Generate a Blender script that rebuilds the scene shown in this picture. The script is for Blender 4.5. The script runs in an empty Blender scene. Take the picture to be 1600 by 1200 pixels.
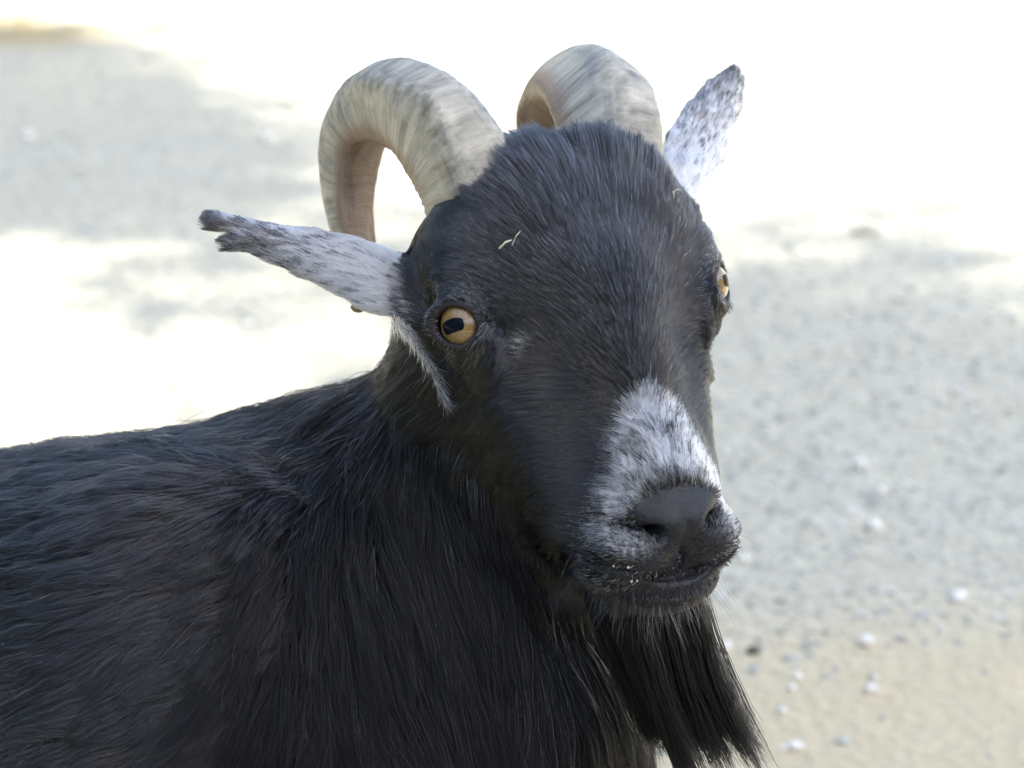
import bpy, math, random
import numpy as np
from mathutils import Vector, Matrix

rng = np.random.default_rng(7)
random.seed(7)
SC = bpy.context.scene
COL = SC.collection
R_ = math.radians

# ------------------------------------------------------------------ camera, sky, sun, exposure
CAM = np.array([0.0, 0.0, 0.80]); PITCH = R_(20); FPX = 3208.0; HD = 0.85
cam_d = bpy.data.cameras.new('camera'); cam = bpy.data.objects.new('camera', cam_d); COL.objects.link(cam)
cam.location = CAM; cam.rotation_euler = (math.pi/2 - PITCH, 0, 0)
cam_d.sensor_width = 36; cam_d.lens = 36*FPX/1600; cam_d.clip_start = .02; cam_d.clip_end = 500
cam_d.dof.use_dof = True; cam_d.dof.focus_distance = 0.835; cam_d.dof.aperture_fstop = 9.5
SC.camera = cam
SUN_TO = Vector((0.42, -0.36, 0.83)).normalized()
w = bpy.data.worlds.new('World'); SC.world = w; w.use_nodes = True
nt = w.node_tree; bg = nt.nodes['Background']
sky = nt.nodes.new('ShaderNodeTexSky'); sky.sky_type = 'NISHITA'; sky.sun_disc = False
sky.sun_elevation = math.asin(SUN_TO.z); sky.sun_rotation = math.atan2(SUN_TO.x, SUN_TO.y)
sky.air_density = 1.0; sky.dust_density = 2.2; sky.ozone_density = 1.0
nt.links.new(sky.outputs[0], bg.inputs[0]); bg.inputs[1].default_value = 0.15
sd = bpy.data.lights.new('sun', 'SUN'); sd.energy = 4.0; sd.angle = R_(0.53); sd.color = (1, .95, .86)
so = bpy.data.objects.new('sun', sd); COL.objects.link(so)
so.rotation_euler = (-SUN_TO).to_track_quat('-Z', 'Y').to_euler()
VS = SC.view_settings
VS.view_transform = 'Standard'; VS.look = 'None'; VS.gamma = 1; VS.use_curve_mapping = False
VS.exposure = 1.85
SC.render.engine = 'CYCLES'
SC.cycles.max_bounces = 8; SC.cycles.transparent_max_bounces = 8
SC.cycles.diffuse_bounces = 4; SC.cycles.glossy_bounces = 4; SC.cycles.transmission_bounces = 6
SC.cycles.sample_clamp_indirect = 6
try: SC.cycles.use_denoising = True
except Exception: pass

cF = np.array([0, math.cos(PITCH), -math.sin(PITCH)]); cR = np.array([1., 0, 0]); cU = np.array([0, math.sin(PITCH), math.cos(PITCH)])
def at(px, py, d):                       # a point seen at photo pixel (px,py) at depth d metres
    return CAM + d*(cF + (px-800)/FPX*cR - (py-600)/FPX*cU)
def on_ground(px, py, z=0.0):
    v = cF + (px-800)/FPX*cR - (py-600)/FPX*cU
    return CAM + v*((z-CAM[2])/v[2])
def to_px(P):
    q = P-CAM; d = q@cF
    return 800+FPX*(q@cR)/d, 600-FPX*(q@cU)/d, d

# ------------------------------------------------------------------ helpers
def link(o, parent=None):
    COL.objects.link(o)
    if parent is not None: o.parent = parent
    return o
def tag(o, label=None, cat=None, group=None, kind=None):
    if label: o['label'] = label
    if cat: o['category'] = cat
    if group: o['group'] = group
    if kind: o['kind'] = kind
    return o
def mesh_obj(name, V, Fs, mat, parent=None, smooth=True):
    me = bpy.data.meshes.new(name)
    V = np.asarray(V, np.float32)
    if isinstance(Fs, np.ndarray):
        k = Fs.shape[1]; n = len(Fs)
        me.vertices.add(len(V)); me.vertices.foreach_set('co', V.ravel())
        me.loops.add(n*k); me.loops.foreach_set('vertex_index', Fs.astype(np.int32).ravel())
        me.polygons.add(n); me.polygons.foreach_set('loop_start', np.arange(0, n*k, k, dtype=np.int32))
        me.update(calc_edges=True)
    else:
        me.from_pydata(V.tolist(), [], Fs); me.update()
    me.polygons.foreach_set('use_smooth', np.full(len(me.polygons), smooth))
    if mat: me.materials.append(mat)
    o = bpy.data.objects.new(name, me)
    return link(o, parent)
class NT:
    def __init__(s, name):
        s.m = bpy.data.materials.new(name); s.m.use_nodes = True; s.t = s.m.node_tree
        s.b = s.t.nodes.get('Principled BSDF'); s.out = s.t.nodes.get('Material Output')
    def n(s, typ, ins=None, **kw):
        nd = s.t.nodes.new(typ)
        for k, v in kw.items(): setattr(nd, k, v)
        for k, v in (ins or {}).items():
            if isinstance(v, bpy.types.NodeSocket): s.t.links.new(v, nd.inputs[k])
            else: nd.inputs[k].default_value = v
        return nd
    def l(s, a, b): s.t.links.new(a, b)
    def ramp(s, fac, stops, interp='LINEAR'):
        nd = s.n('ShaderNodeValToRGB'); nd.color_ramp.interpolation = interp
        e = nd.color_ramp.elements
        while len(e) < len(stops): e.new(.5)
        for k, (p, c) in enumerate(stops):
            e[k].position = p; e[k].color = (c, c, c, 1) if not hasattr(c, '__len__') else (*c, 1)
        s.l(fac, nd.inputs[0]); return nd.outputs[0]
    def mix(s, f, a, b, mode='MIX'):
        nd = s.n('ShaderNodeMix', data_type='RGBA', blend_type=mode)
        for sock, v in ((nd.inputs[0], f), (nd.inputs[6], a), (nd.inputs[7], b)):
            if isinstance(v, bpy.types.NodeSocket): s.l(v, sock)
            elif hasattr(v, '__len__'): sock.default_value = (*v, 1)
            else: sock.default_value = v
        return nd.outputs[2]

# value noise in numpy (tileless, hashed lattice)
def vnoise(P, scale, seed=0):
    Q = np.asarray(P)*scale; I = np.floor(Q).astype(np.int64); f = Q-I; f = f*f*(3-2*f)
    def h(a, b, c):
        n = (a*374761393 + b*668265263 + c*2147483647 + seed*974711) & 0xffffffff
        n = ((n ^ (n >> 13))*1274126177) & 0xffffffff
        n = (n ^ (n >> 16)) & 0xffffffff
        return n/4294967295.0
    o = 0
    for i in (0, 1):
        for j in (0, 1):
            for k in (0, 1):
                wgt = (f[:, 0] if i else 1-f[:, 0])*(f[:, 1] if j else 1-f[:, 1])*(f[:, 2] if k else 1-f[:, 2])
                o = o + wgt*h(I[:, 0]+i, I[:, 1]+j, I[:, 2]+k)
    return o*2-1
def vnoise3(P, scale, seed=0):
    return np.stack([vnoise(P, scale, seed+11*k) for k in range(3)], 1)
def sst(a, b, x):
    t = np.clip((x-a)/(b-a), 0, 1); return t*t*(3-2*t)
def nrm(v):
    return v/np.maximum(np.linalg.norm(v, axis=-1, keepdims=True), 1e-9)

# ------------------------------------------------------------------ head frame (units of 1.073 cm; x image right, y out of the face, z up the face)
HS = 1.0731
yaw, rol = R_(28), R_(10.31)
Rz = np.array([[math.cos(yaw), math.sin(yaw), 0], [-math.sin(yaw), math.cos(yaw), 0], [0, 0, 1]])
Ry = np.array([[math.cos(rol), 0, -math.sin(rol)], [0, 1, 0], [math.sin(rol), 0, math.cos(rol)]])
RH = Ry@Rz; TH = np.array([3.242, 0, 3.3176])
BC = np.stack([cR, -cF, cU], 1)                        # camera axes (right, toward viewer, up) to world
HM = BC@RH*(HS/100); HT = CAM + cF*HD + BC@(TH/100)     # world = HM@p + HT
HMi = np.linalg.inv(HM)
def h2w(p): return np.asarray(p, float)@HM.T + HT
def w2h(p): return (np.asarray(p, float)-HT)@HMi.T
def hdir(v): return nrm(np.asarray(v, float)@(BC@RH).T)
def hpx(px, py, y):                                     # head-frame point at local depth y seen at a photo pixel
    a, b = w2h(at(px, py, .5)), w2h(at(px, py, 1.2)); t = (y-a[1])/(b[1]-a[1]); return a+(b-a)*t

# ------------------------------------------------------------------ signed distance toolbox
def ell(p, c, r):
    q = p-np.array(c); r = np.array(r); k0 = np.linalg.norm(q/r, axis=1); k1 = np.linalg.norm(q/(r*r), axis=1)
    return k0*(k0-1)/np.maximum(k1, 1e-9)
def sell(p, c, r, e=3.0):
    q = np.abs(p-np.array(c))/np.array(r); k = (q**e).sum(1)**(1/e); return (k-1)*min(r)
def rcone(p, a, b, ra, rb):
    a = np.array(a, float); b = np.array(b, float); ab = b-a; t = np.clip(((p-a)@ab)/(ab@ab), 0, 1)
    return np.linalg.norm(p-a-t[:, None]*ab, axis=1)-(ra+(rb-ra)*t)
def smin(a, b, k):
    h = np.maximum(k-np.abs(a-b), 0)/k; return np.minimum(a, b)-h*h*k*.25
def smax(a, b, k): return -smin(-a, -b, k)

EYE_C = np.array([5.12, -.22, 0.0]); EYE_R = 1.16
EYE_N = nrm(np.array([.73, .68, .02]))
EYE_A = nrm(np.cross([0, 0, 1], EYE_N)); EYE_B = np.cross(EYE_N, EYE_A)

def sdf_head(P):
    p = P.copy(); x = P[:, 0]; p[:, 0] = np.abs(x)
    d = sell(p, (0, -2.6, 1.3), (5.6, 3.9, 4.2), 2.5)
    d = smin(d, sell(p, (0, -1.0, 2.0), (5.35, 2.3, 3.3), 2.6), 1.2)
    d = smin(d, rcone(p, (.3, -.45, .6), (.5, 1.05, -6.3), 2.45, 1.9), 1.1)         # bridge
    d = smin(d, rcone(p, (2.65, -1.55, -1.8), (1.85, -.1, -6.9), 2.3, 2.1), 1.0)     # upper jaw
    d = smin(d, rcone(p, (2.9, -3.6, -1.4), (1.2, -1.4, -8.4), 2.5, 2.0), 1.2)
    d = smin(d, rcone(p, (1.3, -4.9, -5.0), (.7, -2.4, -9.2), 1.9, 1.6), 1.0)
    d = smin(d, sell(p, (0, 1.2, -8.3), (2.75, 2.35, 2.0), 2.6), 1.0)          # muzzle
    d = smin(d, ell(p, (1.5, 1.72, -9.6), (1.75, 2.12, 1.35)), .6)           # lips
    d = smin(d, ell(p, (0, 1.35, -11.0), (2.15, 1.95, 1.05)), .5)              # chin
    d = smin(d, rcone(p, (.35, 1.6, -6.3), (.3, 2.75, -8.3), 1.75, 1.2), .9)        # tip of the nose
    d = smin(d, rcone(p, (.42, 3.66, -8.66), (1.62, 3.12, -7.85), .46, .42), .32)   # wings over the nostrils
    d = smin(d, ell(p, (4.75, -.35, 1.30), (1.15, 1.0, .6)), .8)               # brow
    d = smin(d, np.linalg.norm(p-EYE_C, axis=1)-1.36, .5)                     # lids
    d = smin(d, ell(p, (4.45, -.2, -1.2), (.9, .7, .5)), .9)
    # features only matter near by
    q = p-EYE_C; t = q@EYE_N; a = q@EYE_A; b = q@EYE_B + .10*a; a = a+np.where(x < 0, .22, -.12)
    e2 = (((np.abs(a)/.84)**1.7+(np.abs(b)/np.where(b > 0, .66, .76))**2)**.54-1)*.76
    d = smin(d, np.sqrt((e2-.16)**2+(t-.92)**2)-(.10+.06*sst(0, .6, b))*(1-.6*sst(.2, .9, a)), .3)       # lid rims
    d = smax(d, -np.maximum(e2, .25-t), .10)
    d = smax(d, -rcone(p, (.48, 4.3, -9.32), (1.2, 4.0, -8.92), .15, .30), .16)      # nostrils
    d = smax(d, -rcone(p, (1.2, 4.0, -8.92), (2.35, 3.0, -8.2), .30, .14), .16)
    d = smax(d, -rcone(p, (1.15, 3.9, -8.85), (1.35, 2.2, -8.4), .26, .35), .16)
    fr_ = sst(1.6, 2.6, p[:, 1])
    d = d + .13*np.exp(-(x/.13)**2)*fr_*sst(-10.75, -10.5, p[:, 2])*sst(-9.1, -9.4, p[:, 2])              # philtrum
    zm = -10.66+.115*p[:, 0]**2+.16*np.maximum(0, 2.2-p[:, 1])
    d = d + .20*np.exp(-((p[:, 2]-zm)/.15)**2)*sst(.2, 1.4, p[:, 1])                                        # mouth
    return d

# ears: leaf shaped sheets along a curve, given as (centre px, half width px, local depth)
def ear_curve(rows):
    return [(hpx(x, y, dp), hw*HD/FPX*100/HS) for x, y, hw, dp in rows]
EARS = [
    (ear_curve([(660, 455, 50, -3.0), (600, 428, 64, -3.6), (545, 405, 57, -4.2), (490, 389, 48, -4.8), (430, 375, 34, -5.4), (385, 361, 24, -5.8), (335, 345, 16, -6.2)]), np.array([-.10, .75, .62])),
    (ear_curve([(1040, 330, 32, -1.6), (1068, 272, 40, -2.4), (1090, 228, 50, -3.2), (1112, 184, 45, -3.8), (1133, 145, 35, -4.4), (1150, 116, 17, -4.8)]), np.array([-.25, .95, .2])),
]
def sdf_ear(p, ear):
    rows, up = ear; n = len(rows)-1
    best = np.full(len(p), 1e9); res = np.full(len(p), 1e9); T = np.zeros(len(p))
    for i in range(n):
        a, wa = rows[i]; b, wb = rows[i+1]; ab = b-a; L2 = ab@ab
        t = np.clip(((p-a)@ab)/L2, 0, 1)
        r = p-a-t[:, None]*ab
        dist = np.linalg.norm(r, axis=1)
        ax = ab/math.sqrt(L2); s = nrm(np.cross(ax, up)); nn = np.cross(s, ax)
        if nn@up < 0: nn = -nn
        wd = wa+(wb-wa)*t
        al = r@ax; ac = r@s; hh = r@nn + .28*ac*ac/np.maximum(wd, .2)        # convex toward up
        th = .34 - .07*(i+t)/n
        el = np.maximum(wd*.8, .25)
        k0 = np.sqrt((ac/wd)**2+(hh/th)**2+(al/el)**2); k1 = np.sqrt((ac/wd**2)**2+(hh/th**2)**2+(al/el**2)**2)
        dd = k0*(k0-1)/np.maximum(k1, 1e-6)
        res = smin(res, dd, .12) if i else dd
    return res
NOTCH = (hpx(300, 372, -6.4), hpx(372, 360, -5.9))
def sdf_ears(p):
    e0 = sdf_ear(p, EARS[0])
    lobe = rcone(p, hpx(400, 372, -5.6), hpx(357, 380, -5.9), .40, .22)
    e0 = smin(e0, lobe, .15)
    e0 = smax(e0, -rcone(p, NOTCH[0], NOTCH[1], .36, .2), .1)
    return np.minimum(e0, sdf_ear(p, EARS[1]))

NECK = [(h2w((0, -4.6, .3)), .046), (at(800, 660, .905), .052), (at(725, 860, .938), .070), (at(640, 1080, .955), .085)]
def sdf_body(P):
    d = rcone(P, NECK[0][0], NECK[1][0], NECK[0][1], NECK[1][1])
    for i in (1, 2):
        d = smin(d, rcone(P, NECK[i][0], NECK[i+1][0], NECK[i][1], NECK[i+1][1]), .02)
    A, B, C, Dq = at(510, 1015, .935), at(100, 1175, .935), at(-600, 1230, .96), at(-1150, 1240, .99)
    t = rcone(P, A, B, .110, .122); t = smin(t, rcone(P, B, C, .122, .132), .05); t = smin(t, rcone(P, C, Dq, .132, .11), .05)
    d = smin(d, t, .045)
    d = smin(d, ell(P, at(300, 1120, .875), (.075, .055, .10)), .05)           # near shoulder
    d = smin(d, ell(P, at(760, 1230, .94), (.055, .08, .09)), .06)            # brisket
    for bx, px_, d_ in LEGS:
        top = at(px_, 1230, d_); knee = np.array([top[0]+bx, top[1], .16]); foot = np.array([top[0], top[1], .035])
        d = smin(d, rcone(P, top, knee, .055, .026), .04); d = smin(d, rcone(P, knee, foot, .026, .019), .02)
        d = smin(d, ell(P, (foot[0]+.012, foot[1], .022), (.028, .02, .022)), .01)
    return d
LEGS = [(.01, 520, .875), (.01, 560, 1.0), (-.03, -1050, .93), (-.03, -1000, 1.08)]
US = HS/100
def sdf(P):
    h = w2h(P)
    rad = np.linalg.norm(h-np.array([0, -1, -2.]), axis=1)
    near = rad < 17
    d = sdf_body(P)
    if near.any():
        hn = h[near]; dh = sdf_head(hn)*US; dn = smin(d[near], dh, .025)
        ne = np.abs(hn[:, 0]) > 3
        de = np.full(len(hn), 1.0)
        if ne.any(): de[ne] = sdf_ears(hn[ne])*US
        d[near] = smin(dn, de, .006)
    return d

# ------------------------------------------------------------------ surface nets on a stretched grid
def axis(lo, f0, f1, hi, fine, coarse):
    def ext(a, b):
        n = max(2, int(math.ceil(abs(b-a)/coarse))); return np.linspace(a, b, n+1)
    mid = np.linspace(f0, f1, int(round((f1-f0)/fine))+1)
    return np.concatenate([ext(lo, f0)[:-1], mid, ext(f1, hi)[1:]])
FINE = .00155
hb = np.array([h2w((sx*6.5, sy, sz)) for sx in (-1, 1) for sy in (-6, 4.6) for sz in (-12.5, 7)])
GX = axis(-.86, -.145, .135, .16, FINE, .006)
GY = axis(.66, hb[:, 1].min()-.005, hb[:, 1].max()+.005, 1.20, FINE, .006)
GZ = axis(-.01, hb[:, 2].min()-.005, .64, .66, FINE, .006)
def pad4(a):
    while (len(a)-1) % 4: a = np.append(a, a[-1]+(a[-1]-a[-2]))
    return a
GX, GY, GZ = pad4(GX), pad4(GY), pad4(GZ)
def build_field():
    nx, ny, nz = len(GX), len(GY), len(GZ)
    cx, cy, cz = GX[::4], GY[::4], GZ[::4]
    X, Y, Z = np.meshgrid(cx, cy, cz, indexing='ij')
    Cc = sdf(np.stack([X.ravel(), Y.ravel(), Z.ravel()], 1)).reshape(X.shape)
    # upsample trilinearly by index
    def up(A, ax):
        A0 = np.take(A, range(A.shape[ax]-1), ax); A1 = np.take(A, range(1, A.shape[ax]), ax)
        parts = np.stack([A0+(A1-A0)*k/4 for k in range(4)], ax+1)
        sh = list(A.shape); sh[ax] = (A.shape[ax]-1)*4
        o = parts.reshape(sh); return np.concatenate([o, np.take(A, [A.shape[ax]-1], ax)], ax)
    Fd = up(up(up(Cc.astype(np.float32), 0), 1), 2)
    sx = np.gradient(GX); sy = np.gradient(GY); sz = np.gradient(GZ)
    band = 3.2*np.maximum(np.maximum(sx[:, None, None], sy[None, :, None]), sz[None, None, :]) + .0015
    m = np.abs(Fd) < band
    idx = np.argwhere(m)
    P = np.stack([GX[idx[:, 0]], GY[idx[:, 1]], GZ[idx[:, 2]]], 1)
    vals = np.empty(len(P), np.float32)
    for s in range(0, len(P), 400000): vals[s:s+400000] = sdf(P[s:s+400000])
    Fd[m] = vals
    return Fd
def surface_nets(Fd):
    S = Fd < 0; nx, ny, nz = Fd.shape
    cnt = np.zeros((nx-1, ny-1, nz-1), np.int8)
    for i in (0, 1):
        for j in (0, 1):
            for k in (0, 1): cnt += S[i:nx-1+i, j:ny-1+j, k:nz-1+k]
    act = (cnt > 0) & (cnt < 8)
    ids = np.full(act.shape, -1, np.int64); cells = np.argwhere(act); ids[act] = np.arange(len(cells))
    acc = np.zeros((len(cells), 3)); num = np.zeros(len(cells))
    G = (GX, GY, GZ)
    corners = [(i, j, k) for i in (0, 1) for j in (0, 1) for k in (0, 1)]
    for a in corners:
        for ax in range(3):
            if a[ax]: continue
            b = list(a); b[ax] = 1
            ia = cells+np.array(a); ib = cells+np.array(b)
            fa = Fd[tuple(ia.T)]; fb = Fd[tuple(ib.T)]
            cr = (fa < 0) != (fb < 0)
            t = np.where(cr, fa/np.where(cr, fa-fb, 1), 0)
            pt = np.stack([G[q][ia[:, q]] for q in range(3)], 1)
            pb = G[ax][ib[:, ax]]
            pt[:, ax] = pt[:, ax]+(pb-pt[:, ax])*t
            acc[cr] += pt[cr]; num[cr] += 1
    V = acc/num[:, None]
    quads = []
    for ax in range(3):
        o1, o2 = [(1, 2), (2, 0), (0, 1)][ax]
        sl = [slice(None)]*3; sl2 = [slice(None)]*3
        sl[ax] = slice(0, -1); sl2[ax] = slice(1, None)
        ch = S[tuple(sl)] != S[tuple(sl2)]
        e = np.argwhere(ch)
        ok = (e[:, o1] > 0) & (e[:, o2] > 0) & (e[:, o1] < Fd.shape[o1]-1) & (e[:, o2] < Fd.shape[o2]-1)
        e = e[ok]
        d1 = np.zeros(3, int); d1[o1] = 1; d2 = np.zeros(3, int); d2[o2] = 1
        q = np.stack([ids[tuple((e-d1-d2).T)], ids[tuple((e-d2).T)], ids[tuple(e.T)], ids[tuple((e-d1).T)]], 1)
        flip = ~S[tuple(e.T)]
        q[flip] = q[flip][:, ::-1]
        quads.append(q)
    return V, np.concatenate(quads)
def grad(P, e=4e-4):
    g = np.stack([sdf(P+np.eye(3)[k]*e)-sdf(P-np.eye(3)[k]*e) for k in range(3)], 1); return g/(2*e)
FIELD = build_field()
BV, BQ = surface_nets(FIELD)
for _ in range(2):                                  # settle the vertices on the true surface
    f0 = sdf(BV); g = grad(BV); g2 = (g*g).sum(1)
    st = np.clip(f0/np.maximum(g2, .2), -.0015, .0015); BV = BV-g*st[:, None]
BN = nrm(grad(BV))
def field_at(P):                                     # quick lookup of the distance field
    out = []
    I = []
    Tt = []
    for q, G in enumerate((GX, GY, GZ)):
        i = np.clip(np.searchsorted(G, P[:, q])-1, 0, len(G)-2); I.append(i); Tt.append(np.clip((P[:, q]-G[i])/(G[i+1]-G[i]), 0, 1))
    o = 0
    for i in (0, 1):
        for j in (0, 1):
            for k in (0, 1):
                o = o + (Tt[0] if i else 1-Tt[0])*(Tt[1] if j else 1-Tt[1])*(Tt[2] if k else 1-Tt[2])*FIELD[I[0]+i, I[1]+j, I[2]+k]
    return o
#@@BODY
print('body', BV.shape, BQ.shape)
# ------------------------------------------------------------------ ground
g = NT('ground_mat')
tc = g.n('ShaderNodeTexCoord').outputs['Object']
n1 = g.n('ShaderNodeTexNoise', {'Vector': tc, 'Scale': 1.6, 'Detail': 5, 'Roughness': .6}).outputs[0]
n2 = g.n('ShaderNodeTexNoise', {'Vector': tc, 'Scale': 38, 'Detail': 6, 'Roughness': .65}).outputs[0]
n3 = g.n('ShaderNodeTexNoise', {'Vector': tc, 'Scale': 260, 'Detail': 3, 'Roughness': .7}).outputs[0]
vo = g.n('ShaderNodeTexVoronoi', {'Vector': tc, 'Scale': 75, 'Randomness': 1})
gat = g.n('ShaderNodeAttribute', attribute_name='gravelly').outputs['Fac']
stone = g.mix(.55, g.ramp(vo.outputs['Color'], [(0, (.31, .31, .25)), (.5, (.455, .45, .355)), (1, (.61, .595, .475))]), g.ramp(n2, [(.3, (.43, .405, .31)), (.7, (.53, .505, .385))]))
sand = g.mix(.5, g.ramp(n2, [(.25, (.48, .395, .235)), (.75, (.64, .545, .35))]), g.ramp(n1, [(.3, (.50, .41, .245)), (.7, (.63, .535, .35))]))
dust = g.mix(g.ramp(n3, [(.35, 0), (.75, .55)]), sand, (.68, .60, .42))
base = g.mix(gat, dust, stone)
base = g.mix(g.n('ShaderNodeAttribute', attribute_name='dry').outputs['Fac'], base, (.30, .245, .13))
g.l(base, g.b.inputs['Base Color']); g.b.inputs['Roughness'].default_value = .95
bm1 = g.n('ShaderNodeBump', {'Strength': .5, 'Distance': .006, 'Height': vo.outputs['Distance']})
bm2 = g.n('ShaderNodeBump', {'Strength': .5, 'Distance': .01, 'Height': n2, 'Normal': bm1.outputs[0]})
g.l(bm2.outputs[0], g.b.inputs['Normal'])
gx = np.concatenate([[-60, -30, -14, -7], np.arange(-4, 4.001, .05), [7, 14, 30, 60]])
gy = np.concatenate([[-30, -14, -6, -2], np.arange(0, 6.501, .05), [8, 11, 16, 25, 45, 80]])
X, Y = np.meshgrid(gx, gy, indexing='ij')
GP = np.stack([X.ravel(), Y.ravel(), 0*X.ravel()], 1)
def ground_z(P):
    q = np.stack([P[:, 0], P[:, 1], np.zeros(len(P))], 1)
    return .012*vnoise(q, 1.3, 3)+.006*vnoise(q, 4.1, 5)
def gravelly(P):                          # bluish gravel on the path, bare sandy earth in front and at the far edge
    q = np.stack([P[:, 0], P[:, 1], np.zeros(len(P))], 1)
    n = .5*vnoise(q, 1.1, 21)+.28*vnoise(q, 3.3, 22)+.14*vnoise(q, 9, 23)
    edge = 1.47+.10*P[:, 0]
    return np.clip(sst(-.10, .16, P[:, 1]-edge+.16*n)*sst(5.9, 5.2, P[:, 1]+.4*n+.35*(P[:, 0]+1))*(.82+.3*n), 0, 1)
GP[:, 2] = ground_z(GP)
ni, nj = len(gx), len(gy); ii, jj = np.meshgrid(np.arange(ni-1), np.arange(nj-1), indexing='ij'); ii, jj = ii.ravel(), jj.ravel()
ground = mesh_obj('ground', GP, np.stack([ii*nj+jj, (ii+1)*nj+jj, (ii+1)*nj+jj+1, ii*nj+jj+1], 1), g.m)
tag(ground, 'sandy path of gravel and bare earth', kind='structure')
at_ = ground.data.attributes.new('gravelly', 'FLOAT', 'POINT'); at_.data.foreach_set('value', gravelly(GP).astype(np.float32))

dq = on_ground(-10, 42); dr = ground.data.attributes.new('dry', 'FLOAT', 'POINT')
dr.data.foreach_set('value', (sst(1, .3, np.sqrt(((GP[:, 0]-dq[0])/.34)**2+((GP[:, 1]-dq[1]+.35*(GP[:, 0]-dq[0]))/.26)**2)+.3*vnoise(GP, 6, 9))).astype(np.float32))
# stones: lumpy icospheres
def ico(sub):
    t = (1+5**.5)/2
    v = [(-1, t, 0), (1, t, 0), (-1, -t, 0), (1, -t, 0), (0, -1, t), (0, 1, t), (0, -1, -t), (0, 1, -t), (t, 0, -1), (t, 0, 1), (-t, 0, -1), (-t, 0, 1)]
    f = [(0, 11, 5), (0, 5, 1), (0, 1, 7), (0, 7, 10), (0, 10, 11), (1, 5, 9), (5, 11, 4), (11, 10, 2), (10, 7, 6), (7, 1, 8), (3, 9, 4), (3, 4, 2), (3, 2, 6), (3, 6, 8), (3, 8, 9), (4, 9, 5), (2, 4, 11), (6, 2, 10), (8, 6, 7), (9, 8, 1)]
    v = [list(np.array(a)/np.linalg.norm(a)) for a in v]
    for _ in range(sub):
        c = {}; nf = []
        def mid(a, b):
            k = (min(a, b), max(a, b))
            if k not in c:
                m = np.array(v[a])+np.array(v[b]); v.append(list(m/np.linalg.norm(m))); c[k] = len(v)-1
            return c[k]
        for a, b, d in f:
            x, y, z = mid(a, b), mid(b, d), mid(d, a); nf += [(a, x, z), (b, y, x), (d, z, y), (x, y, z)]
        f = nf
    return np.array(v), np.array(f)
IV, IF = ico(1); IV2, IF2 = ico(2)
def lump(V, seed, amt=.28):
    return V*(1+amt*vnoise(V+seed*7.3, 1.3, seed))[:, None]
KIND = [lump(IV, k) for k in range(8)]
def rotm(a, b, c):
    return np.array(Matrix.Rotation(a, 3, 'Z') @ Matrix.Rotation(b, 3, 'X') @ Matrix.Rotation(c, 3, 'Y'))
st = NT('gravel_mat')
oi = st.n('ShaderNodeAttribute', attribute_name='tone').outputs['Fac']
sn = st.n('ShaderNodeTexNoise', {'Vector': st.n('ShaderNodeTexCoord').outputs['Object'], 'Scale': 300, 'Detail': 4}).outputs[0]
st.l(st.mix(.25, st.ramp(oi, [(0, (.26, .26, .205)), (.3, (.37, .36, .28)), (.65, (.49, .47, .36)), (.85, (.60, .57, .46)), (1, (.66, .64, .58))]), st.ramp(sn, [(.3, .25), (.7, .6)])), st.b.inputs['Base Color'])
st.b.inputs['Roughness'].default_value = .85
N_ST = 26000
yy = 1.15+(rng.random(N_ST)**1.7)*4.3; half = .32*yy+.1
xx = (rng.random(N_ST)*2-1)*half
SP = np.stack([xx, yy, 0*xx], 1)
keep = rng.random(N_ST) < np.clip(gravelly(SP)*1.05+.05, 0, 1); SP = SP[keep]
vs, fs, tn = [], [], []
for k, p in enumerate(SP):
    b = KIND[k % 8]; sz = .0026+.0046*rng.random()**2.2
    if rng.random() < .03: sz *= 1.7
    M = rotm(*rng.uniform(0, 6.28, 3)); v = (b*np.array([1, .8, .6]))@M.T; v[:, 2] *= .38
    vs.append(v*sz+[p[0], p[1], 0]); fs.append(IF+42*k); tn.append(np.full(42, rng.random()))
vs = np.concatenate(vs); gz = np.repeat(ground_z(SP), 42); vs[:, 2] += gz+np.repeat(rng.uniform(-.0004, .0008, len(SP)), 42)
gravel = mesh_obj('gravel', vs, np.concatenate(fs), st.m); tag(gravel, 'loose bluish grey gravel scattered over the path', kind='stuff')
a_ = gravel.data.attributes.new('tone', 'FLOAT', 'POINT'); a_.data.foreach_set('value', np.concatenate(tn).astype(np.float32))
wp = NT('white_pebble_mat'); wn = wp.n('ShaderNodeTexNoise', {'Vector': wp.n('ShaderNodeTexCoord').outputs['Object'], 'Scale': 120, 'Detail': 4}).outputs[0]
wp.l(wp.ramp(wn, [(.3, (.72, .69, .61)), (.7, (.88, .85, .77))]), wp.b.inputs['Base Color']); wp.b.inputs['Roughness'].default_value = .6
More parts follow.
